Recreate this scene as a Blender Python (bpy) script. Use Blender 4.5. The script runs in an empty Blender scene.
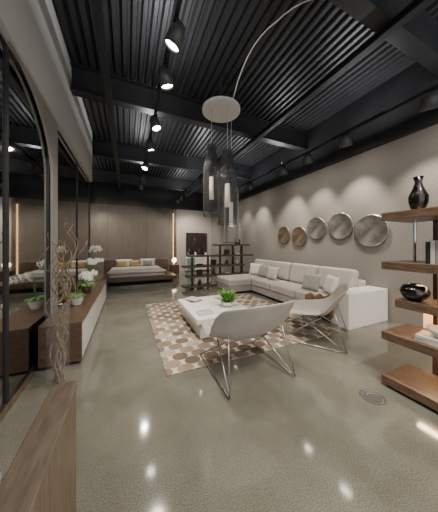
import bpy, math, random
from mathutils import Vector, Matrix, noise
random.seed(4)
pi=math.pi
COL=bpy.context.scene.collection
# ---------------- materials ----------------
def nmat(name):
    m=bpy.data.materials.new(name); m.use_nodes=True
    nt=m.node_tree; b=nt.nodes['Principled BSDF']; return m,nt,b
def mat(name,c,rough=.5,metal=0,c2=None,scale=8,bump=0,bscale=60,stretch=(1,1,1),**kw):
    m,nt,b=nmat(name)
    tc=nt.nodes.new('ShaderNodeTexCoord'); mp=nt.nodes.new('ShaderNodeMapping'); mp.inputs['Scale'].default_value=stretch
    nt.links.new(tc.outputs['Object'],mp.inputs[0])
    n=nt.nodes.new('ShaderNodeTexNoise'); n.inputs['Scale'].default_value=scale; n.inputs['Detail'].default_value=5
    nt.links.new(mp.outputs[0],n.inputs['Vector'])
    r=nt.nodes.new('ShaderNodeValToRGB')
    if c2 is None: c2=tuple(x*.9 for x in c)
    r.color_ramp.elements[0].color=(*c2,1); r.color_ramp.elements[1].color=(*c,1)
    r.color_ramp.elements[0].position=.35; r.color_ramp.elements[1].position=.65
    nt.links.new(n.outputs['Fac'],r.inputs[0]); nt.links.new(r.outputs[0],b.inputs['Base Color'])
    b.inputs['Roughness'].default_value=rough; b.inputs['Metallic'].default_value=metal
    if bump:
        n2=nt.nodes.new('ShaderNodeTexNoise'); n2.inputs['Scale'].default_value=bscale
        nt.links.new(mp.outputs[0],n2.inputs['Vector'])
        bp=nt.nodes.new('ShaderNodeBump'); bp.inputs['Strength'].default_value=bump; bp.inputs['Distance'].default_value=.01
        nt.links.new(n2.outputs['Fac'],bp.inputs['Height']); nt.links.new(bp.outputs[0],b.inputs['Normal'])
    for k,v in kw.items(): b.inputs[k.replace('_',' ')].default_value=v
    return m
def emis(name,c,s):
    m,nt,b=nmat(name); b.inputs['Base Color'].default_value=(*c,1)
    b.inputs['Emission Color'].default_value=(*c,1); b.inputs['Emission Strength'].default_value=s; return m

M={}
M['walnut']=mat('walnut',(.12,.073,.048),.35,0,(.06,.035,.023),6,.1,40,(1.5,1.5,9))
M['walnut_y']=mat('walnut_y',(.165,.102,.066),.35,0,(.08,.048,.031),7,.1,40,(8,1,8))
M['walnut_x']=mat('walnut_x',(.11,.07,.047),.35,0,(.055,.033,.023),7,.1,40,(1,8,8))
M['oak']=mat('oak',(.20,.145,.10),.4,0,(.10,.07,.047),7,.1,40,(9,9,.7))
M['greytop']=mat('greytop',(.16,.13,.10),.4,0,(.11,.085,.06),8,.1,60,(6,1,1))
M['black']=mat('black',(.018,.018,.019),.5)
M['blacksteel']=mat('blacksteel',(.018,.0185,.020),.5,0,(.012,.0125,.014),3)
M['deck']=mat('deck',(.026,.027,.029),.45,0,(.019,.020,.022),2)
M['fabric']=mat('fabric',(.45,.42,.385),.9,0,(.40,.37,.34),10,.2,250)
M['fabric2']=mat('fabric2',(.34,.32,.295),.9,0,(.29,.275,.255),10,.2,250)
M['leather']=mat('leather',(.42,.395,.36),.5,0,(.37,.35,.32),6,.1,120)
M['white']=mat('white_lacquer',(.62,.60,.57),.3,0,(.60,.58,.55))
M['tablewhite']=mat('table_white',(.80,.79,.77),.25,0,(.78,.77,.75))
M['ivory']=mat('ivory',(.70,.68,.64),.6)
M['chrome']=mat('chrome',(.7,.7,.7),.2,1)
M['steel']=mat('steel',(.45,.45,.46),.35,1)
M['grey']=mat('grey',(.26,.25,.235),.6)
M['silverdisc']=mat('silverdisc',(.70,.67,.62),.28,.85,(.32,.30,.27),5,.6,12)
M['golddisc']=mat('golddisc',(.58,.46,.36),.28,.85,(.30,.23,.17),6,.6,12)
M['string']=mat('string',(.06,.06,.063),.5)
M['string_pale']=mat('string_pale',(.24,.24,.24),.5)
M['cord']=mat('cord',(.45,.45,.45),.5)
M['fur']=mat('fur',(.20,.11,.06),.95,0,(.09,.045,.025),30,.8,90)
M['leaf']=mat('leaf',(.15,.36,.05),.45,0,(.07,.2,.03),10)
M['petal']=mat('petal',(.85,.84,.82),.5,0,(.78,.75,.76),10)
M['twig']=mat('twig',(.27,.20,.14),.7,0,(.13,.09,.06),20,.3,60)
M['gold']=mat('gold_fabric',(.48,.36,.18),.8)
M['brown']=mat('brown_ceramic',(.10,.05,.03),.3,0,(.04,.02,.012),10)
M['gunmetal']=mat('gunmetal',(.14,.13,.12),.2,1,(.06,.055,.05),9,.2,20)
M['teal']=mat('teal',(.14,.22,.24),.4)
M['paper']=mat('paper',(.55,.53,.5),.6)
M['orange']=mat('orange_cover',(.40,.18,.08),.6)
M['mirror']=mat('dark_mirror',(.50,.50,.49),.03,1,(.49,.49,.48))
M['lens']=emis('lens',(1,.92,.8),45)
M['glow']=emis('lamp_glow',(1,.84,.6),6)
M['led']=emis('warm_led',(1,.72,.42),45)
M['paintedglow']=emis('painted_shelf_glow',(1,.55,.25),1.4)
M['strip']=emis('light_strip',(1,.68,.36),1.8)
M['diffuser']=emis('diffuser',(1,.92,.8),.15)
M['diffuser_bright']=emis('diffuser_bright',(1,.92,.8),.6)
M['lampgrey']=mat('lamp_housing',(.07,.07,.072),.4)
g,nt,b=nmat('glass'); b.inputs['Base Color'].default_value=(.6,.65,.65,1); b.inputs['Roughness'].default_value=.03; b.inputs['Alpha'].default_value=.07; M['glass']=g

def floor_mat():
    m,nt,b=nmat('polished_concrete'); N=nt.nodes.new; L=nt.links.new
    tc=N('ShaderNodeTexCoord')
    n=N('ShaderNodeTexNoise'); n.inputs['Scale'].default_value=1.0; n.inputs['Detail'].default_value=9; n.inputs['Roughness'].default_value=.64
    L(tc.outputs['Object'],n.inputs['Vector'])
    r=N('ShaderNodeValToRGB'); r.color_ramp.elements[0].position=.33; r.color_ramp.elements[1].position=.68
    r.color_ramp.elements[0].color=(.132,.129,.108,1); r.color_ramp.elements[1].color=(.222,.218,.187,1)
    L(n.outputs['Fac'],r.inputs[0])
    v=N('ShaderNodeTexNoise'); v.inputs['Scale'].default_value=140; v.inputs['Detail'].default_value=2
    L(tc.outputs['Object'],v.inputs['Vector'])
    r2=N('ShaderNodeValToRGB'); e=r2.color_ramp.elements
    e[0].position=.34; e[0].color=(.58,.58,.56,1); e[1].position=.68; e[1].color=(1.33,1.31,1.26,1)
    L(v.outputs['Fac'],r2.inputs[0])
    mx=N('ShaderNodeMix'); mx.data_type='RGBA'; mx.blend_type='MULTIPLY'; mx.inputs[0].default_value=.85
    L(r.outputs[0],mx.inputs[6]); L(r2.outputs[0],mx.inputs[7]); L(mx.outputs[2],b.inputs['Base Color'])
    n3=N('ShaderNodeTexNoise'); n3.inputs['Scale'].default_value=2.5; L(tc.outputs['Object'],n3.inputs['Vector'])
    mr=N('ShaderNodeMapRange'); mr.inputs['To Min'].default_value=.05; mr.inputs['To Max'].default_value=.12
    L(n3.outputs['Fac'],mr.inputs['Value']); L(mr.outputs[0],b.inputs['Roughness'])
    b.inputs['Specular IOR Level'].default_value=1.0
    return m
def wall_mat():
    m,nt,b=nmat('patterned_wallpaper'); N=nt.nodes.new; L=nt.links.new
    tc=N('ShaderNodeTexCoord')
    v=N('ShaderNodeTexVoronoi'); v.inputs['Scale'].default_value=14; v.inputs['Randomness'].default_value=0
    mp=N('ShaderNodeMapping'); mp.inputs['Rotation'].default_value=(pi/4,0,0); L(tc.outputs['Object'],mp.inputs[0]); L(mp.outputs[0],v.inputs['Vector'])
    r=N('ShaderNodeValToRGB'); e=r.color_ramp.elements; e[0].position=.25;e[0].color=(.285,.268,.242,1);e[1].position=.5;e[1].color=(.215,.200,.180,1)
    L(v.outputs['Distance'],r.inputs[0]); L(r.outputs[0],b.inputs['Base Color']); b.inputs['Roughness'].default_value=.7
    return m
def rug_mat():
    m,nt,b=nmat('rug_pattern'); N=nt.nodes.new; L=nt.links.new
    def vm(op,a=None,bv=None):
        n=N('ShaderNodeVectorMath'); n.operation=op
        if a is not None: L(a,n.inputs[0])
        if bv is not None: n.inputs[1].default_value=bv
        return n
    def ma(op,a,bb=None,bc=None):
        n=N('ShaderNodeMath'); n.operation=op; L(a,n.inputs[0])
        if bb is not None: L(bb,n.inputs[1])
        if bc is not None: n.inputs[1].default_value=bc
        return n.outputs[0]
    tc=N('ShaderNodeTexCoord')
    P=vm('MULTIPLY',tc.outputs['Object'],(4.0,3.6,0)).outputs[0]
    Q=vm('ADD',P,(.5,.5,0)).outputs[0]
    def cell(p):
        fr=vm('FRACTION',p).outputs[0]; c=vm('SUBTRACT',fr,(.5,.5,0)).outputs[0]
        c=vm('MULTIPLY',c,(1,1.25,0)).outputs[0]
        return vm('LENGTH',c).outputs['Value'],vm('FLOOR',p).outputs[0]
    la,ia=cell(P); lb,ib=cell(Q)
    ib=vm('ADD',ib,(57.5,31.5,0)).outputs[0]
    sel=ma('LESS_THAN',lb,la)
    idm=N('ShaderNodeMix'); idm.data_type='VECTOR'; L(sel,idm.inputs[0]); L(ia,idm.inputs[4]); L(ib,idm.inputs[5])
    wn=N('ShaderNodeTexWhiteNoise'); wn.noise_dimensions='3D'; L(idm.outputs[1],wn.inputs['Vector'])
    mn=ma('MINIMUM',la,lb); mask=ma('LESS_THAN',mn,None,.40)
    r=N('ShaderNodeValToRGB'); cr=r.color_ramp; cr.interpolation='CONSTANT'
    cols=[(.0,(.135,.095,.068)),(.25,(.19,.145,.105)),(.55,(.26,.205,.15)),(.8,(.34,.295,.235)),(.93,(.15,.13,.11))]
    cr.elements[0].position=0; cr.elements[0].color=(*cols[0][1],1); cr.elements[1].position=cols[1][0]; cr.elements[1].color=(*cols[1][1],1)
    for p,c in cols[2:]:
        e=cr.elements.new(p); e.color=(*c,1)
    L(wn.outputs['Value'],r.inputs[0])
    mx=N('ShaderNodeMix'); mx.data_type='RGBA'; mx.inputs[6].default_value=(.52,.48,.415,1); L(mask,mx.inputs[0]); L(r.outputs[0],mx.inputs[7])
    L(mx.outputs[2],b.inputs['Base Color']); b.inputs['Roughness'].default_value=.95
    return m
def painting_mat():
    m,nt,b=nmat('painting_canvas'); N=nt.nodes.new; L=nt.links.new
    tc=N('ShaderNodeTexCoord'); mp=N('ShaderNodeMapping'); mp.inputs['Scale'].default_value=(14,1,1.5); L(tc.outputs['Object'],mp.inputs[0])
    n=N('ShaderNodeTexNoise'); n.inputs['Scale'].default_value=1.2; n.inputs['Detail'].default_value=6; L(mp.outputs[0],n.inputs['Vector'])
    r=N('ShaderNodeValToRGB'); e=r.color_ramp.elements; e[0].position=.5;e[0].color=(.012,.01,.012,1);e[1].position=.76;e[1].color=(.7,.45,.3,1)
    x=r.color_ramp.elements.new(.64); x.color=(.08,.035,.03,1)
    L(n.outputs['Fac'],r.inputs[0]); L(r.outputs[0],b.inputs['Base Color']); b.inputs['Roughness'].default_value=.3
    return m
M['floor']=floor_mat(); M['wall']=wall_mat(); M['rug']=rug_mat(); M['painting']=painting_mat()
M['backdark']=mat('dark_panelling',(.115,.097,.08),.6,0,(.10,.083,.067),3,0,40,(3,3,.6))
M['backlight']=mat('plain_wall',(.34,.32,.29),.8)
M['soffit']=mat('soffit_paint',(.50,.50,.49),.7,0,(.49,.49,.48),2)

# ---------------- mesh builder ----------------
class MB:
    def __init__(s): s.v=[]; s.f=[]
    def add(s,vs,fs):
        o=len(s.v); s.v+= [Vector(v) for v in vs]; s.f+=[tuple(i+o for i in f) for f in fs]; return s
    def box(s,x0,x1,y0,y1,z0,z1):
        return s.add([(x0,y0,z0),(x1,y0,z0),(x1,y1,z0),(x0,y1,z0),(x0,y0,z1),(x1,y0,z1),(x1,y1,z1),(x0,y1,z1)],
          [(0,3,2,1),(4,5,6,7),(0,1,5,4),(1,2,6,5),(2,3,7,6),(3,0,4,7)])
    def lathe(s,prof,c=(0,0,0),n=28,cap=True):
        vs=[];fs=[]
        for r,z in prof:
            for i in range(n):
                a=2*pi*i/n; vs.append((c[0]+r*math.cos(a),c[1]+r*math.sin(a),c[2]+z))
        for j in range(len(prof)-1):
            for i in range(n):
                k=(i+1)%n; fs.append((j*n+i,j*n+k,(j+1)*n+k,(j+1)*n+i))
        if cap:
            fs.append(tuple(reversed(range(n)))); L=len(prof)-1; fs.append(tuple(L*n+i for i in range(n)))
        return s.add(vs,fs)
    def tube(s,pts,r,n=8,r2=None):
        pts=[Vector(p) for p in pts]; vs=[];fs=[];m=len(pts)
        up=Vector((.13,.27,.95)).normalized(); pu=None
        for j,p in enumerate(pts):
            t=(pts[min(j+1,m-1)]-pts[max(j-1,0)]).normalized()
            if pu is None:
                u=t.cross(up)
                if u.length<.05: u=t.cross(Vector((1,0,0)))
                u.normalize()
            else:
                u=(pu-t*pu.dot(t)).normalized()
            pu=u; w=t.cross(u); rr=r if r2 is None else r+(r2-r)*j/(m-1)
            for i in range(n):
                a=2*pi*i/n; vs.append(p+u*math.cos(a)*rr+w*math.sin(a)*rr)
        for j in range(m-1):
            for i in range(n):
                k=(i+1)%n; fs.append((j*n+i,j*n+k,(j+1)*n+k,(j+1)*n+i))
        fs.append(tuple(reversed(range(n)))); fs.append(tuple((m-1)*n+i for i in range(n)))
        return s.add(vs,fs)
    def sup(s,c,a,e=.35,rot=None,nu=28,nv=14,e2=None):
        e2=e if e2 is None else e2
        sg=lambda x,p: math.copysign(abs(x)**p,x)
        vs=[];fs=[];c=Vector(c)
        for j in range(nv+1):
            v=-pi/2+pi*j/nv
            for i in range(nu):
                u=2*pi*i/nu
                p=Vector((a[0]*sg(math.cos(v),e2)*sg(math.cos(u),e),a[1]*sg(math.cos(v),e2)*sg(math.sin(u),e),a[2]*sg(math.sin(v),e2)))
                if rot: p=rot@p
                vs.append(c+p)
        for j in range(nv):
            for i in range(nu):
                k=(i+1)%nu; fs.append((j*nu+i,j*nu+k,(j+1)*nu+k,(j+1)*nu+i))
        return s.add(vs,fs)
    def pillow(s,w,h,t,rot,n=12):
        for sgn in (-1,1):
            vs=[];fs=[]
            for j in range(n+1):
                for i in range(n+1):
                    u=-1+2*i/n; v=-1+2*j/n
                    th=t*((1-u**4)*(1-v**4))**.55
                    k=1-.07*(1-abs(v)**2)*abs(u)**3; l=1-.07*(1-abs(u)**2)*abs(v)**3
                    vs.append(rot@Vector((sgn*th,w*u*k,h*v*l)))
            for j in range(n):
                for i in range(n):
                    a=j*(n+1)+i; f=(a,a+1,a+n+2,a+n+1); fs.append(f if sgn>0 else f[::-1])
            s.add(vs,fs)
        return s
    def blade(s,base,d,length,w,droop=.3,n=6,fold=.0):
        base=Vector(base); d=Vector(d).normalized(); side=d.cross(Vector((0,0,1)))
        if side.length<.05: side=Vector((1,0,0))
        side.normalize(); vs=[];fs=[]
        for j in range(n+1):
            t=j/n; p=base+d*length*t+Vector((0,0,-droop*length*t*t)); ww=w*math.sin(pi*(.08+.9*t))**.8 if t<.99 else .001
            vs+= [p-side*ww,p+Vector((0,0,-fold*ww)),p+side*ww]
        for j in range(n):
            a=j*3; fs+=[(a,a+1,a+4,a+3),(a+1,a+2,a+5,a+4)]
        return s.add(vs,fs)
    def obj(s,name,m,parent=None,smooth=False,bevel=0,solid=0,label=None,loc=None,rz=0,seg=2,subd=0):
        me=bpy.data.meshes.new(name); me.from_pydata([tuple(v) for v in s.v],[],s.f); me.update()
        o=bpy.data.objects.new(name,me); COL.objects.link(o)
        me.materials.append(M[m] if isinstance(m,str) else m)
        if smooth:
            for p in me.polygons: p.use_smooth=True
        if solid:
            md=o.modifiers.new('s','SOLIDIFY'); md.thickness=solid; md.offset=0
        if bevel:
            md=o.modifiers.new('b','BEVEL'); md.width=bevel; md.segments=seg; md.limit_method='ANGLE'
        if subd:
            md=o.modifiers.new('d','SUBSURF'); md.levels=subd; md.render_levels=subd
        if parent: o.parent=parent
        if loc: o.location=loc
        o.rotation_euler[2]=rz
        if label: o['label']=label
        return o
def tag(o,label,cat,group=None,kind=None):
    o['label']=label; o['category']=cat
    if group: o['group']=group
    if kind: o['kind']=kind
    return o
def thing(name,loc,label,cat,rz=0,group=None):
    e=bpy.data.objects.new(name,None); COL.objects.link(e); e.location=loc; e.rotation_euler[2]=rz; e.empty_display_size=.05
    return tag(e,label,cat,group)
def S(o): o['kind']='structure'; return o
def arc(p0,p1,p2,n=8):
    p0,p1,p2=map(Vector,(p0,p1,p2)); return [(1-t)**2*p0+2*t*(1-t)*p1+t*t*p2 for t in [i/n for i in range(n+1)]]

# ---------------- shell ----------------
DK=4.6
S(MB().box(-3.8,4.9,-1.6,11.8,-.1,0).obj('floor','floor'))
S(MB().box(4.6,4.75,-1.6,11.5,0,3.45).obj('wall_right','wall'))
S(MB().box(4.6,4.75,-1.6,11.5,3.45,4.75).obj('wall_right_upper','blacksteel'))
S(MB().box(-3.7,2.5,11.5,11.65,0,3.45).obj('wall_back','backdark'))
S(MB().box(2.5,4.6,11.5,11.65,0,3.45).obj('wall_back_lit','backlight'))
S(MB().box(-3.7,4.6,11.5,11.65,3.45,4.75).obj('wall_back_upper','blacksteel'))
S(MB().box(-1.14,-.99,-1.6,6.75,0,3.22).obj('wall_left','black'))
S(MB().box(-1.14,-.90,-1.6,6.75,3.22,DK+.1).obj('wall_left_soffit','soffit'))
S(MB().box(-3.7,-3.55,6.75,11.5,0,4.75).obj('wall_left_far','backdark'))
S(MB().box(-3.7,-1.14,6.6,6.75,0,4.75).obj('wall_left_return','backdark'))
mb=MB(); vs=[];x=-3.7;prof=[]
while x<4.7:
    prof+=[(x,DK),(x+.045,DK),(x+.065,DK+.055),(x+.105,DK+.055)]; x+=.13
for px,pz in prof: vs+=[(px,-1.6,pz),(px,11.6,pz)]
mb.add(vs,[(2*i,2*i+1,2*i+3,2*i+2) for i in range(len(prof)-1)])
S(mb.obj('ceiling','deck',solid=.01))
n=1
for y in (-1.0,1.48,4.33,7.15,9.9):
    x0=-.89 if y<6.5 else -3.5
    mb=MB().box(x0,4.59,y-.09,y+.09,4.12,4.14).box(x0,4.59,y-.01,y+.01,4.14,4.56).box(x0,4.59,y-.09,y+.09,4.56,4.58)
    S(mb.obj('trim_%d'%n,'blacksteel')); n+=1
for x in (-.3,2.9):
    mb=MB().box(x-.05,x+.05,-1.5,11.4,4.02,4.04).box(x-.012,x+.012,-1.5,11.4,4.04,4.11).box(x-.05,x+.05,-1.5,11.4,4.1,4.118)
    S(mb.obj('trim_%d'%n,'blacksteel')); n+=1
S(MB().box(4.48,4.6,-1.6,11.5,3.42,3.62).obj('trim_%d'%n,'blacksteel')); n+=1
for x in (-1.75,2.35):
    S(MB().box(x,x+.14,11.40,11.5,0,3.4).obj('trim_%d'%n,'walnut')); n+=1
    st=MB().box(x-.03,x-.008,11.46,11.5,0,3.2).obj('light_strip','strip'); tag(st,'warm glowing vertical light strip beside a wall pilaster','light strip',group='wall light strips')
for x in (-.9,.9):
    S(MB().box(x,x+.012,11.492,11.5,0,3.4).obj('trim_%d'%n,'black')); n+=1

# ---------------- mirrors left ----------------
def mirror(y0,y1,z0,z1,label):
    t=thing('mirror_panel',(-.985,y0,z0),label,'mirror',group='tall dark mirrors on the side wall')
    w=y1-y0;h=z1-z0;f=.018
    MB().box(0,.015,f,w-f,f,h-f).obj('mirror_glass','mirror',t)
    MB().box(0,.03,0,f,0,h).box(0,.03,w-f,w,0,h).box(0,.03,f,w-f,0,f).box(0,.03,f,w-f,h-f,h).obj('frame','black',t,bevel=.003)
mirror(-.2,2.40,.06,3.2,'tall tinted mirror in a thin black frame on the side wall')
mirror(2.405,3.45,.06,3.2,'tall tinted mirror in a thin black frame behind a glass vase')
mirror(3.72,5.17,.06,3.2,'tall tinted mirror in a thin black frame behind the credenza')
mirror(5.19,6.72,.06,3.2,'tall tinted mirror in a thin black frame at the wall end')
S(MB().box(-.985,-.945,-.2,2.9,0,.058).obj('baseboard_left','oak'))
# fin whose inner edge sweeps up into the soffit
inner=[(3.47,0),(3.47,2.35)]+[(3.47-1.1*(1-math.cos(pi/2*i/10)),2.35+.865*math.sin(pi/2*i/10)) for i in range(1,11)]
poly=inner+[(3.70,3.215),(3.70,0)]
k=len(poly); vs=[(-.925,y,z) for y,z in poly]+[(-.95,y,z) for y,z in poly]
fs=[tuple(reversed(range(k))),tuple(range(k,2*k))]+[(i,(i+1)%k,(i+1)%k+k,i+k) for i in range(k)]
tag(MB().add(vs,fs).obj('wall_panel','grey'),'grey-tan panel curving up between tinted mirrors','wall panel')

t=thing('wooden_console',(-.36,.1,0),'slim oak-veneer console with a rounded end and wood top','console')
def rounded(x0,x1,y0,y1,z0,z1,n=8):
    r=(x1-x0)/2; cx=(x0+x1)/2
    pts=[(x0,y0),(x1,y0)]+[(cx+r*math.cos(pi*i/n),y1-r+r*math.sin(pi*i/n)) for i in range(n+1)]
    k=len(pts); mb=MB(); mb.add([(x,y,z0) for x,y in pts]+[(x,y,z1) for x,y in pts],[tuple(reversed(range(k))),tuple(range(k,2*k))]+[(i,(i+1)%k,(i+1)%k+k,i+k) for i in range(k)])
    return mb
rounded(0,.11,0,1.27,0,.68,12).obj('body','oak',t)
rounded(-.004,.114,-.004,1.274,.68,.705,12).obj('top','greytop',t,bevel=.006)

# ---------------- credenza ----------------
t=thing('credenza',(-.93,2.98,0),'long low credenza of dark walnut with white drawer fronts','cabinet')
W=.40;L=3.3
MB().box(0,W+.03,0,L,.49,.52).obj('top','walnut_y',t,bevel=.006)
MB().box(0,W+.02,0,.05,.04,.49).box(0,W+.02,L-.05,L,.04,.49).box(0,W,.05,L-.05,.04,.07).box(0,.02,.05,L-.05,.07,.49).obj('body','walnut',t,bevel=.004)
MB().box(.05,W-.04,.2,L-.2,0,.04).obj('plinth','black',t)
for i in range(4):
    y=.06+i*.8
    MB().box(W-.02,W+.018,y,y+.796,.045,.487).obj('drawer','tablewhite',t,bevel=.003)

t=thing('glass_vase',(-.66,2.66,0),'tall clear glass floor vase holding twisted branches','vase')
MB().lathe([(0,0),(.10,0),(.105,.012),(.095,.3),(.11,.85)],n=32,cap=False).obj('vessel','glass',t,smooth=True)
MB().tube([(.11*math.cos(2*pi*i/32),.11*math.sin(2*pi*i/32),.85) for i in range(33)],.003,6).obj('rim','chrome',t,smooth=True)
t=thing('willow_branches',(-.66,2.66,.02),'curly bare willow branches standing in a glass vase','branches')
for i in range(10):
    a=random.uniform(0,6.3); sp=random.uniform(.08,.24); h=random.uniform(1.1,1.75); ph=random.uniform(0,6); pts=[]
    for j in range(41):
        q=j/40; s2=.045*(1-q)+sp*q*q
        w=.055*q+.012
        pts.append((s2*math.cos(a)+w*math.sin(q*19+ph),s2*math.sin(a)+w*math.cos(q*16+ph),h*q+.02*math.sin(q*25+ph)*q))
    MB().tube(pts,.008,6,.004).obj('branch','twig',t,smooth=True)

def orchid(x,y,z,h,label,seed,side=1,pot='ivory'):
    random.seed(seed)
    t=thing('potted_orchid',(x,y,z),label,'plant',group='orchids on the credenza')
    MB().lathe([(.06,0),(.085,.06),(.09,.14),(.082,.14),(.075,.12),(0,.12)],n=24,cap=False).obj('pot',pot,t,smooth=True)
    mb=MB()
    for i in range(11):
        a=i*2.4; mb.blade((0,0,.12),(math.cos(a),math.sin(a),.9),random.uniform(.16,.28),.034,.6)
    mb.obj('leaves','leaf',t,smooth=True,solid=.003)
    for s in range(3):
        a=random.uniform(-1.2,1.6); dx=math.cos(a)*.2; dy=(s-1)*.22
        pts=arc((0,0,.12),(dx*.1,dy*.1,h*1.3),(dx*1.3,dy*1.3,h*.95),14)
        MB().tube(pts,.005,6).obj('stem','leaf',t,smooth=True)
        mb=MB()
        for k in range(6):
            p=pts[8+k]+Vector([random.uniform(-.02,.02) for _ in range(3)])
            f=Vector((.7+random.uniform(-.3,.3),-.6,-.1)).normalized(); u=f.cross(Vector((0,0,1))).normalized(); w=u.cross(f)
            for q in range(5):
                b=q*2*pi/5+.3; d=u*math.cos(b)+w*math.sin(b)
                sd=f.cross(d); L=.05
                mb.add([p,p+d*L*.5+sd*.027+f*.008,p+d*L,p+d*L*.5-sd*.027+f*.008],[(0,1,2,3)])
            mb.sup(p+f*.006,(.009,.009,.009),1,nu=6,nv=4)
        mb.obj('flower_spray','petal',t,solid=.002)
orchid(-.72,3.85,.52,.45,'white orchid in a white pot on the credenza',1)
orchid(-.72,4.7,.52,.6,'tall white orchid in a brown pot on the credenza',2,pot='brown')
orchid(-.76,5.3,.52,.84,'white orchid with arching stems at the credenza end',3)

# ---------------- bed ----------------
BY=8.0
t=thing('bed',(.42,BY,0),'low platform bed with dark wood frame and white bedding','bed')
MB().box(-1.25,1.35,0,2.3,.14,.27).obj('platform','walnut_x',t,bevel=.01)
for x,y in ((-1.05,.15),(1.15,.15),(-1.05,2.1),(1.15,2.1)):
    MB().box(x-.05,x+.05,y-.05,y+.05,0,.14).obj('leg','black',t)
MB().box(-1.35,1.45,2.3,2.40,.14,.80).obj('headboard','walnut_x',t,bevel=.03,seg=3)
MB().sup((-.05,1.2,.37),(1.0,1.08,.12),.12,e2=.3,nu=40).obj('mattress','ivory',t,smooth=True)
MB().sup((-.05,.52,.435),(1.02,.42,.065),.12,e2=.4,nu=40).obj('folded_blanket','fabric2',t,smooth=True)
for i,(x,y,m,l,w,h) in enumerate(((-.55,2.12,'ivory','white bed pillow',.34,.18),(.45,2.12,'ivory','white bed pillow',.34,.18),(-.65,1.82,'gold','mustard gold bed cushion',.22,.14),(-.12,1.8,'gold','mustard gold bed cushion',.22,.14),(.42,1.82,'fabric2','grey bed cushion',.2,.14))):
    r=Matrix.Rotation(pi/2,3,'Z')@Matrix.Rotation(-.45,3,'Y')
    o=MB().pillow(w,h,.075,r).obj('pillow' if i<2 else 'cushion',m,smooth=True,loc=(.42+x,BY+y,.66)); tag(o,l+' leaning at the head of the bed','pillow',group='bed pillows')
t=thing('nightstand',(2.08,10.0,0),'small dark walnut nightstand beside the bed','nightstand')
MB().box(-.2,.2,-.2,.2,.12,.5).obj('body','walnut_x',t,bevel=.01)
MB().box(-.18,.18,-.215,-.2,.16,.46).obj('drawer','walnut',t,bevel=.004)
for x in(-.17,.17):
    for y in (-.16,.16): MB().box(x-.02,x+.02,y-.02,y+.02,0,.12).obj('leg','black',t)
t=thing('table_lamp',(2.08,10.0,.5),'small table lamp with glowing white globe on nightstand','lamp')
MB().lathe([(.07,0),(.07,.015),(.015,.03),(.015,.12)],n=16).obj('base','chrome',t,smooth=True)
MB().sup((0,0,.22),(.11,.11,.12),1).obj('lamp_shade','glow',t,smooth=True)

t=thing('sideboard',(2.85,10.6,0),'pale sideboard with grey-teal door beneath a dark painting','sideboard')
MB().box(0,1.35,0,.45,.1,.8).obj('body','white',t,bevel=.01)
for i in range(3): MB().box(.03+i*.435,.03+i*.435+.42,-.02,0,.14,.76).obj('door','teal' if i==0 else 'white',t,bevel=.005)
for x in(.08,1.27):
    for y in(.06,.39): MB().box(x-.02,x+.02,y-.02,y+.02,0,.1).obj('leg','black',t)
t=thing('painting',(3.05,11.44,.85),'dark abstract painting with vertical amber streaks','painting')
MB().box(0,1.25,0,.055,0,1.3).obj('frame','black',t)
MB().box(.03,1.22,-.008,0,.03,1.27).obj('canvas','painting',t)
for i,(x,h,m) in enumerate(((3.0,.2,'teal'),(3.4,.26,'ivory'),(4.0,.24,'ivory'))):
    o=MB().lathe([(.05,0),(.08,h*.4),(.035,h*.75),(.05,h)],n=20).obj('vase',m,smooth=True,loc=(x,10.8,.8)); tag(o,('teal' if m=='teal' else 'cream')+' ceramic vase on the sideboard','vase',group='sideboard vases')

# ---------------- low walnut divider shelf ----------------
DX,DY=1.62,6.32
t=thing('room_divider_shelf',(DX,DY,0),'open dark walnut shelving unit with staggered boards dividing the room','shelf')
for x0,x1,z in ((0,2.1,.08),(.12,2.5,.40),(0,2.2,.72),(.2,2.55,1.06),(1.1,2.4,1.42)):
    MB().box(x0,x1,0,.36,z,z+.06).obj('shelf_board','walnut_x',t,bevel=.004)
for x,z1 in ((.3,1.06),(.85,1.06),(1.3,1.42),(1.8,1.42),(2.15,1.42)):
    MB().box(x,x+.03,.12,.24,0,z1).obj('upright','black',t)
random.seed(9)
items=((.57,.14,'v'),(1.07,.14,'b'),(1.57,.14,'x'),(.57,.46,'x'),(1.07,.46,'v'),(1.57,.46,'b'),(.57,.78,'b'),(1.07,.78,'x'),(1.57,.78,'v'),(1.98,.78,'v'),(1.57,1.12,'x'),(1.98,1.12,'b'),(2.0,1.48,'x'))
for i,(x,z,k) in enumerate(items):
    x+=DX; y=DY+.18
    if k=='v':
        h=random.uniform(.14,.2); w=i%2
        o=MB().lathe([(.04,0),(.075,h*.45),(.03,h*.8),(.04,h)],n=16).obj('vase',('brown','ivory')[w],smooth=True,loc=(x,y,z)); tag(o,('small brown','small white')[w]+' ceramic vase on the walnut divider shelf','vase',group='divider shelf vases')
    elif k=='b':
        w=i%2
        o=MB().box(-.1,.1,-.07,.07,0,.045).obj('book',('black','paper')[w],loc=(x,y,z),bevel=.004); tag(o,('black','pale')[w]+' thick book lying flat on the divider shelf','book',group='divider shelf books')
    else:
        o=MB().box(-.08,.08,-.07,.07,0,.17).obj('decorative_box','black',loc=(x,y,z),bevel=.01); tag(o,'black lacquer box on the divider shelf','box',group='divider shelf boxes')

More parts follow.
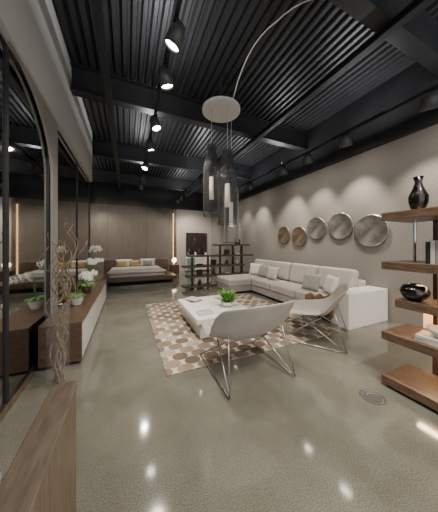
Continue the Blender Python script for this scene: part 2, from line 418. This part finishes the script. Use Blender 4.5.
# ---------------- sofa ----------------
t=thing('sectional_sofa',(4.52,2.4,0),'pale grey fabric L-shaped sectional sofa along the wall','sofa')
E=3.86
MB().box(-1.06,0,.12,E,.06,.24).obj('base','fabric2',t,bevel=.02)
MB().box(-1.80,-1.06,E-.92,E,.06,.24).obj('chaise_base','fabric2',t,bevel=.02)
MB().box(-1.08,.06,-.10,.24,.0,.61).obj('side_block','tablewhite',t,bevel=.006,label='plain white flat-topped sofa end panel')
MB().box(-.24,0,.25,E,.24,.72).obj('back_frame','fabric',t,bevel=.03,seg=4)
for a,b_ in ((.26,1.15),(1.16,2.05),(2.06,E-.94)):
    MB().box(-1.08,-.22,a,b_,.235,.44).obj('seat_cushion','fabric',t,bevel=.045,seg=5)
MB().box(-1.82,-.24,E-.93,E+.01,.235,.44).obj('seat_cushion','fabric',t,bevel=.045,seg=5)
r=Matrix.Rotation(.22,3,'Y')
for i in range(4):
    a=.26+i*.89; b_=a+.87
    mb=MB().box(-.11,.11,-(b_-a)/2+.005,(b_-a)/2-.005,-.26,.26)
    mb.v=[r@v+Vector((-.32,(a+b_)/2,.69)) for v in mb.v]
    mb.obj('back_cushion','fabric',t,bevel=.07,seg=6)
for x,y in ((-1.0,.35),(-.08,.35),(-1.0,2.0),(-.08,3.7),(-1.7,3.1),(-1.7,3.75)):
    MB().box(x-.03,x+.03,y-.03,y+.03,.0,.06).obj('foot','black',t)
for i,(x,y,z,rz,m,l) in enumerate(((3.92,5.8,.65,.5,'ivory','white'),(3.88,5.3,.64,.15,'fabric2','light grey'),(3.86,4.85,.63,.0,'paper','pale taupe'),(3.80,2.92,.64,-.45,'ivory','cream'),(3.74,3.36,.63,.1,'fabric2','taupe grey'))):
    o=MB().pillow(.22,.19,.07,Matrix.Rotation(.3,3,'Y')).obj('throw_cushion',m,smooth=True,loc=(x,y,z),rz=rz); tag(o,l+' square throw cushion on the sectional sofa','cushion',group='sofa throw cushions')

o=MB().box(.4,3.25,2.3,5.28,0,.012).obj('rug','rug'); tag(o,'tan, cream and brown oval-patterned area rug','rug')

# ---------------- coffee table ----------------
t=thing('coffee_table',(1.44,3.55,.012),'low white lacquered rectangular coffee table','table')
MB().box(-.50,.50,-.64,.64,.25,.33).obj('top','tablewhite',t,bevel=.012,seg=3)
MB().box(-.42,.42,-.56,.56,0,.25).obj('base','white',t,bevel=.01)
Z=.342
t=thing('potted_succulent',(1.66,3.35,Z),'spiky green plant in a white bowl on coffee table','plant')
MB().lathe([(.06,0),(.11,.03),(.12,.09),(.11,.09),(0,.07)],n=24,cap=False).obj('pot','ivory',t,smooth=True)
mb=MB(); random.seed(3)
for i in range(44):
    a=i*2.4; e=.5+2.0*(i/44); mb.blade((0,0,.06),(math.cos(a),math.sin(a),e),random.uniform(.28,.38),.025,.25)
mb.obj('leaves','leaf',t,smooth=True,solid=.003)
for i,(x,y,a,m,z) in enumerate(((1.2,3.98,.2,'brown',0),(1.21,3.97,.5,'paper',.021))):
    o=MB().box(-.11,.11,-.15,.15,0,.02).obj('magazine',m,loc=(x,y,Z+z),rz=a,bevel=.002); tag(o,('dark','pale')[i]+' magazine lying on the coffee table','magazine',group='magazines on the coffee table')
t=thing('tray',(1.15,3.14,Z),'shallow rectangular beige tray on the coffee table','tray')
MB().box(-.12,.12,-.09,.09,0,.01).obj('bottom','paper',t)
MB().box(-.12,.12,-.09,-.08,.01,.03).box(-.12,.12,.08,.09,.01,.03).box(-.12,-.11,-.08,.08,.01,.03).box(.11,.12,-.08,.08,.01,.03).obj('rim','paper',t)

# ---------------- lounge chairs ----------------
def chair(loc,rz,label,top=.82,sc=1):
    t=thing('lounge_chair',loc,label,'chair',rz,group='pale lounge chairs'); t.scale=(sc,sc,1)
    dz=(top-.40)/.42
    prof=[(.44,.39,.34,.00,0),(.40,.41,.38,.0,0),(.24,.395,.43,.03,0),(.04,.375,.47,.07,.0),(-.14,.37,.49,.11,.01),(-.23,.40,.50,.12,.03),(-.30,.40+.09*dz,.505,.10,.06),(-.37,.40+.20*dz,.50,.07,.08),(-.44,.40+.32*dz,.485,.03,.08),(-.49,top,.44,-.02,.07)]
    vs=[];fs=[];N=14
    for y,z,w,lf,fw in prof:
        for i in range(N+1):
            u=-1+2*i/N; c=abs(u)**2
            vs.append((w*u,y+fw*c,z+lf*c))
    for j in range(9):
        for i in range(N):
            a=j*(N+1)+i; fs.append((a,a+1,a+N+2,a+N+1))
    MB().add(vs,fs).obj('shell','leather',t,smooth=True,solid=.012,subd=1)
    MB().sup((0,.12,.415),(.32,.26,.018),.35,rot=Matrix.Rotation(.05,3,'X')).obj('seat_cushion','leather',t,smooth=True)
    for sx in (-1,1):
        f=Vector((.40*sx,.40,.008)); r_=Vector((.40*sx,-.46,.008)); a1=Vector((.27*sx,.18,.385)); a2=Vector((.27*sx,-.14,.370))
        MB().tube([f,a2],.008).obj('leg','steel',t,smooth=True)
        MB().tube([r_,a1],.008).obj('leg','steel',t,smooth=True)
        MB().tube([r_,Vector((.34*sx,-.31,.53))],.007).obj('brace','steel',t,smooth=True)
        MB().tube([f,r_],.007).obj('runner','steel',t,smooth=True)
    MB().tube([(-.27,-.14,.362),(.27,-.14,.362)],.008).obj('crossbar','steel',t,smooth=True)
    return t
chair((1.27,2.17,.012),.0,'pale grey-beige leather lounge chair with wire legs facing coffee table',.84)
chair((2.72,2.42,.012),.6,'pale grey-beige leather lounge chair with brown throw beside it',.82,1.03)
t=thing('fur_throw',(3.18,2.68,.0),'brown fringed fur throw draped beside the lounge chair','throw')
mb=MB(); random.seed(5)
N=26; vs=[];fs=[]
for j in range(9):
    for i in range(N+1):
        u=i/N; v=j/8
        vs.append((-.22+.44*u+.01*random.random(),.02*math.sin(u*22)+.06*v-.03, .54-.36*v+.02*math.sin(u*17)-.03*random.random()*v))
for j in range(8):
    for i in range(N):
        a=j*(N+1)+i; fs.append((a,a+1,a+N+2,a+N+1))
mb.add(vs,fs)
mb.obj('pelt','fur',t,smooth=True,solid=.03); t.rotation_euler[2]=.6+pi/2

# ---------------- pendant ----------------
t=thing('pendant_light_cluster',(1.58,3.45,3.90),'round white ceiling canopy with three suspended string-shade lamps','pendant lamp')
MB().lathe([(.34,0),(.35,.01),(.35,.045),(.33,.055)],n=48).obj('canopy','white',t,smooth=False)
MB().tube([(0,0,.05),(0,0,.70)],.02).obj('ceiling_rod','black',t)
for q,(dx,dy,zt,zb,R) in enumerate(((-.20,-.02,-.66,-1.93,.145),(0.03,-.20,-.80,-2.08,.165),(.25,.08,-1.0,-2.40,.14))):
    sh=bpy.data.objects.new('pendant_shade',None); COL.objects.link(sh); sh.parent=t; sh.location=(dx,dy,0)
    MB().tube([(0,0,0),(0,0,zt)],.006,6).obj('cable','cord',sh)
    h=zt-zb
    pr=[]
    for i in range(13):
        s=i/12; e=1/(1+math.exp(-(s-.22)*26)); pr.append((R*(.52+.48*e),zt-h*s))
    mb=MB(); nn=62 if q<2 else 54
    for i in range(nn):
        a=2*pi*i/nn; mb.tube([(r*math.cos(a),r*math.sin(a),z) for r,z in pr],.0024,4)
    mb.obj('string_shade','string' if q<2 else 'string_pale',sh)
    for r,z in (pr[0],pr[4],pr[12]):
        MB().tube([(r*math.cos(2*pi*i/24),r*math.sin(2*pi*i/24),z) for i in range(25)],.004,6).obj('ring','black',sh)
    MB().lathe([(.0,zt+.0),(pr[0][0],zt-.0),(pr[0][0],zt-.02),(0,zt-.02)],n=24,cap=False).obj('cap','steel',sh)
    MB().lathe([(R*.25,zt-h*.45),(R*.3,zb+.3)],n=20).obj('inner_diffuser','diffuser' if q<2 else 'diffuser_bright',sh,smooth=True)
o=MB().tube(arc((1.72,3.3,3.97),(1.62,2.7,4.5),(1.86,2.25,4.5),8)+arc((1.86,2.25,4.5),(1.95,1.7,4.42),(2.45,1.75,4.5),8)[1:],.009,8).obj('power_conduit','ivory',smooth=True); tag(o,'white flexible conduit looping from canopy to ceiling','conduit')

for i,(y,z,r,m) in enumerate(((5.17,1.77,.27,'golddisc'),(4.53,1.71,.28,'golddisc'),(3.93,1.90,.29,'silverdisc'),(3.27,1.90,.31,'silverdisc'),(2.60,1.75,.33,'silverdisc'))):
    mb=MB().lathe([(0,.02),(r*.35,.022),(r*.7,.035),(r*.9,.045),(r,.05),(r,.04),(r*.9,.03),(r*.4,.0),(0,.0)],n=48,cap=False)
    mb.v=[Vector((-v.z,v.y,v.x)) for v in mb.v]
    o=mb.obj('wall_disc',m,smooth=True,loc=(4.595,y,z)); tag(o,('hammered gold metal' if m=='golddisc' else 'hammered silver metal')+' round dish hung on patterned wall','wall art',group='metal wall dishes')

# ---------------- right shelf ----------------
SX,SY=2.41,.0
t=thing('walnut_shelf_unit',(SX,SY,0),'tall open walnut shelf unit with thick boards and warm lighting','shelf')
for z,y1,x0 in ((.03,1.27,0),(.48,1.27,0),(.83,1.17,.04),(1.20,1.27,0),(1.70,1.27,0)):
    MB().box(x0,.50,0,y1,z,z+.08).obj('shelf_board','walnut_y',t,bevel=.004)
MB().box(.1,.42,.3,1.1,0,.03).obj('plinth','black',t)
for z0,z1,y in ((.11,.48,.78),(.56,.83,.98),(.91,1.20,.98),(1.28,1.70,.98),(.11,.48,.3),(.56,.83,.3),(.91,1.20,.3),(1.28,1.70,.3)):
    MB().box(.39,.47,y,y+.035,z0,z1).obj('upright','walnut',t)
MB().tube([(.30,1.12,1.28),(.30,1.12,1.70)],.012).obj('steel_post','chrome',t)
for z in (1.192,.822,.472):
    MB().box(.42,.49,.1,1.15,z,z+.008).obj('shelf_light','led',t,label='warm glowing light strip under shelf board')
MB().box(.475,.49,.1,1.12,.57,.815).obj('back_panel','paintedglow',t,label='back panel with warm orange shelf light painted on as glow')  # orange emission stands in for warm light falling on this panel
MB().box(.475,.49,.1,1.05,.12,.465).obj('back_panel','walnut',t,label='dark walnut back panel')
def put(name,mb,m,loc,label,cat,group=None,smooth=True,rz=0,bevel=0):
    o=mb.obj(name,m,smooth=smooth,loc=loc,rz=rz,bevel=bevel); return tag(o,label,cat,group)
put('bowl',MB().lathe([(.05,0),(.10,.04),(.115,.09),(.09,.145),(.05,.16),(.04,.15),(.08,.13),(.1,.09),(0,.02)],cap=False),'gunmetal',(2.56,1.06,.91),'round dark metal bowl on the walnut shelf','bowl')
put('vase',MB().lathe([(.045,0),(.072,.08),(.075,.14),(.04,.22),(.025,.28),(.04,.33)]),'gunmetal',(2.58,1.04,1.78),'dark glossy bottle-shaped vase on the top shelf','vase')
put('vase',MB().lathe([(.04,0),(.055,.1),(.03,.2),(.025,.36),(.03,.38)]),'brown',(2.60,.84,1.78),'slender brown vase on the top shelf','vase')
for i in range(4):
    put('book',MB().box(0,.2,0,.03,0,.2+.01*(i%2)),('black','paper','grey','black')[i],(2.48,.92-.034*i,1.28),('black','pale','grey','black')[i]+' hardback book standing on the walnut shelf','book','books on the walnut shelf',False,0,.002)
put('decorative_box',MB().box(-.08,.08,-.1,.1,0,.08),'orange',(2.58,.78,.91),'small orange-brown box on the shelf','box',None,False,0,.006)
for i in range(2):
    put('book',MB().box(-.10,.10,-.14,.14,0,.03),('ivory','paper')[i],(2.56,.88,.56+.031*i),'pale book lying flat on the walnut shelf','book','flat books on the walnut shelf',False,.1*i,.003)
put('white_bowl',MB().lathe([(.04,0),(.09,.05),(.1,.08),(.09,.08),(0,.02)],cap=False),'ivory',(2.56,.87,.622),'small white bowl on stacked books','bowl')

o=MB().lathe([(.07,0),(.075,.003),(.05,.004),(.048,.002),(0,.002)],n=32,cap=False).lathe([(.11,0),(.11,.002),(.09,.0025),(.088,0)],n=32,cap=False).obj('floor_outlet_cover','steel',loc=(2.14,1.2,.0005)); tag(o,'round brushed metal outlet cover set in the concrete floor','outlet cover')

# ---------------- track lights ----------------
SP=1.65
def track(x,y0,y1,z,up):
    S(MB().box(x-.02,x+.02,y0,y1,z,z+.035).obj('trim_%d'%(200+int(x*10)+int(y0)),'black'))
    for y in (y0+.3,(y0+y1)/2,y1-.3):
        o=MB().tube([(x,y,z+.035),(x,y,DK)],.006,6); tag(o.obj('track_hanger','black'),'thin black rod hanging the lighting track','track rod',group='track hanger rods')
    m=int((y1-y0)//2)
    for i in range(m):
        yy=y0+(i+.5)*(y1-y0)/m
        t=thing('added_fill_bar',(x,yy,z+.036),'slim black bar added on the lighting track to hold ceiling fill light','added fill light',group='added ceiling fill lights')
        MB().box(-.03,.03,-.5,.5,0,.012).obj('housing','black',t)
        l=bpy.data.lights.new('ceiling_fill','AREA'); l.shape='RECTANGLE'; l.size=.05; l.size_y=.95; l.energy=up; l.color=(.98,.98,1)  # upward fill light, added to brighten the ceiling, hidden above the track
        lo=bpy.data.objects.new('ceiling_fill_lamp',l); COL.objects.link(lo); lo.parent=t; lo.location=(0,0,.02); lo.rotation_euler=(pi,0,0)
def spot(x,y,z,tx,ty,tz,power,ang=1.2,big=1.5,gname='black track spotlights'):
    t=thing('track_spotlight',(x,y,z),'black cylindrical spotlight on a ceiling track','spotlight',group=gname)
    dv=Vector((tx-x,ty-y,tz-(z-.16))).normalized()
    rot=dv.to_track_quat('-Z','Y').to_matrix()
    c=Vector((0,0,-.16))
    MB().tube([(0,0,0),(0,0,-.10)],.012,8).obj('stem','black',t)
    MB().box(-.03,.03,-.06,.06,-.03,0).obj('adapter','black',t)
    mb=MB().lathe([(.0,.13),(.035*big,.13),(.055*big,.06),(.06*big,-.09),(.052*big,-.09),(.045*big,-.04)],n=20,cap=False); mb.v=[c+rot@v for v in mb.v]; mb.obj('lamp_head','lampgrey',t,smooth=True)
    mb=MB().lathe([(0,-.07),(.05*big,-.07)],n=20,cap=False); mb.v=[c+rot@v for v in mb.v]; mb.obj('lens','lens',t)
    if power:
        l=bpy.data.lights.new('spot','SPOT'); l.energy=power*SP; l.spot_size=ang*1.15; l.spot_blend=.85; l.color=(1,.90,.77); l.shadow_soft_size=.05
        lo=bpy.data.objects.new('spot_lamp',l); COL.objects.link(lo); lo.parent=t; lo.location=c+dv*.11; lo.rotation_euler=dv.to_track_quat('-Z','Y').to_euler()
UP=20
track(.46,-.5,8.5,3.78,UP); track(3.9,-.5,9.5,3.62,UP)
track(2.3,5.0,10.8,3.78,UP)
for y,tx,ty,p in ((.3,1.2,.6,50),(1.2,1.0,1.6,60),(2.16,-.9,3.4,120),(2.75,1.5,3.4,120),(3.85,1.5,3.2,120),(4.75,1.2,5.2,120),(6.0,-.7,5.0,100),(7.2,.4,9.5,150),(8.2,.0,11.3,110)):
    spot(.46,y,3.78,tx,ty,.3 if y<8 else 1.5,p,1.25)
for y,ty,z,p in ((.6,1.0,1.0,80),(1.44,1.9,1.6,110),(2.68,2.9,1.8,125),(3.6,3.9,1.8,100),(4.44,4.9,1.7,120),(6.1,6.5,1.6,120),(7.2,7.6,1.6,60),(8.2,8.8,1.5,110)):
    spot(3.9,y,3.62,4.6,ty,z,p,1.05,1.9)
for y,tx,ty,p in ((5.3,3.6,5.0,120),(6.6,2.6,7.4,120),(8.6,3.4,11.5,200),(10.2,3.7,11.5,170),(9.6,.8,11.5,90)):
    spot(2.3,y,3.78,tx,ty,1.2,p,1.3)
track(-1.6,7.4,11.0,3.78,8)
for y,tx,p in ((8.2,-1.2,60),(9.6,-1.4,70),(10.4,-.5,70)):
    spot(-1.6,y,3.78,tx,11.5,1.5,p,1.2)
track(2.0,-1.0,.8,3.78,UP)
for y,tx,ty,p in ((-.6,.6,.8,90),(.3,1.6,1.4,100),(.6,2.8,1.5,110)):
    spot(2.0,y,3.78,tx,ty,.0,p,1.6)

w=bpy.data.worlds.new('world'); bpy.context.scene.world=w; w.use_nodes=True
w.node_tree.nodes['Background'].inputs[0].default_value=(.97,.98,1,1); w.node_tree.nodes['Background'].inputs[1].default_value=1.3

cd=bpy.data.cameras.new('camera'); cam=bpy.data.objects.new('camera',cd); COL.objects.link(cam)
cam.location=(0,0,1.45); cam.rotation_euler=(pi/2,0,-math.radians(24))
cd.sensor_fit='VERTICAL'; cd.sensor_height=36; cd.lens=206/512*36; cd.shift_y=-11/512
cd.clip_start=.02
bpy.context.scene.camera=cam
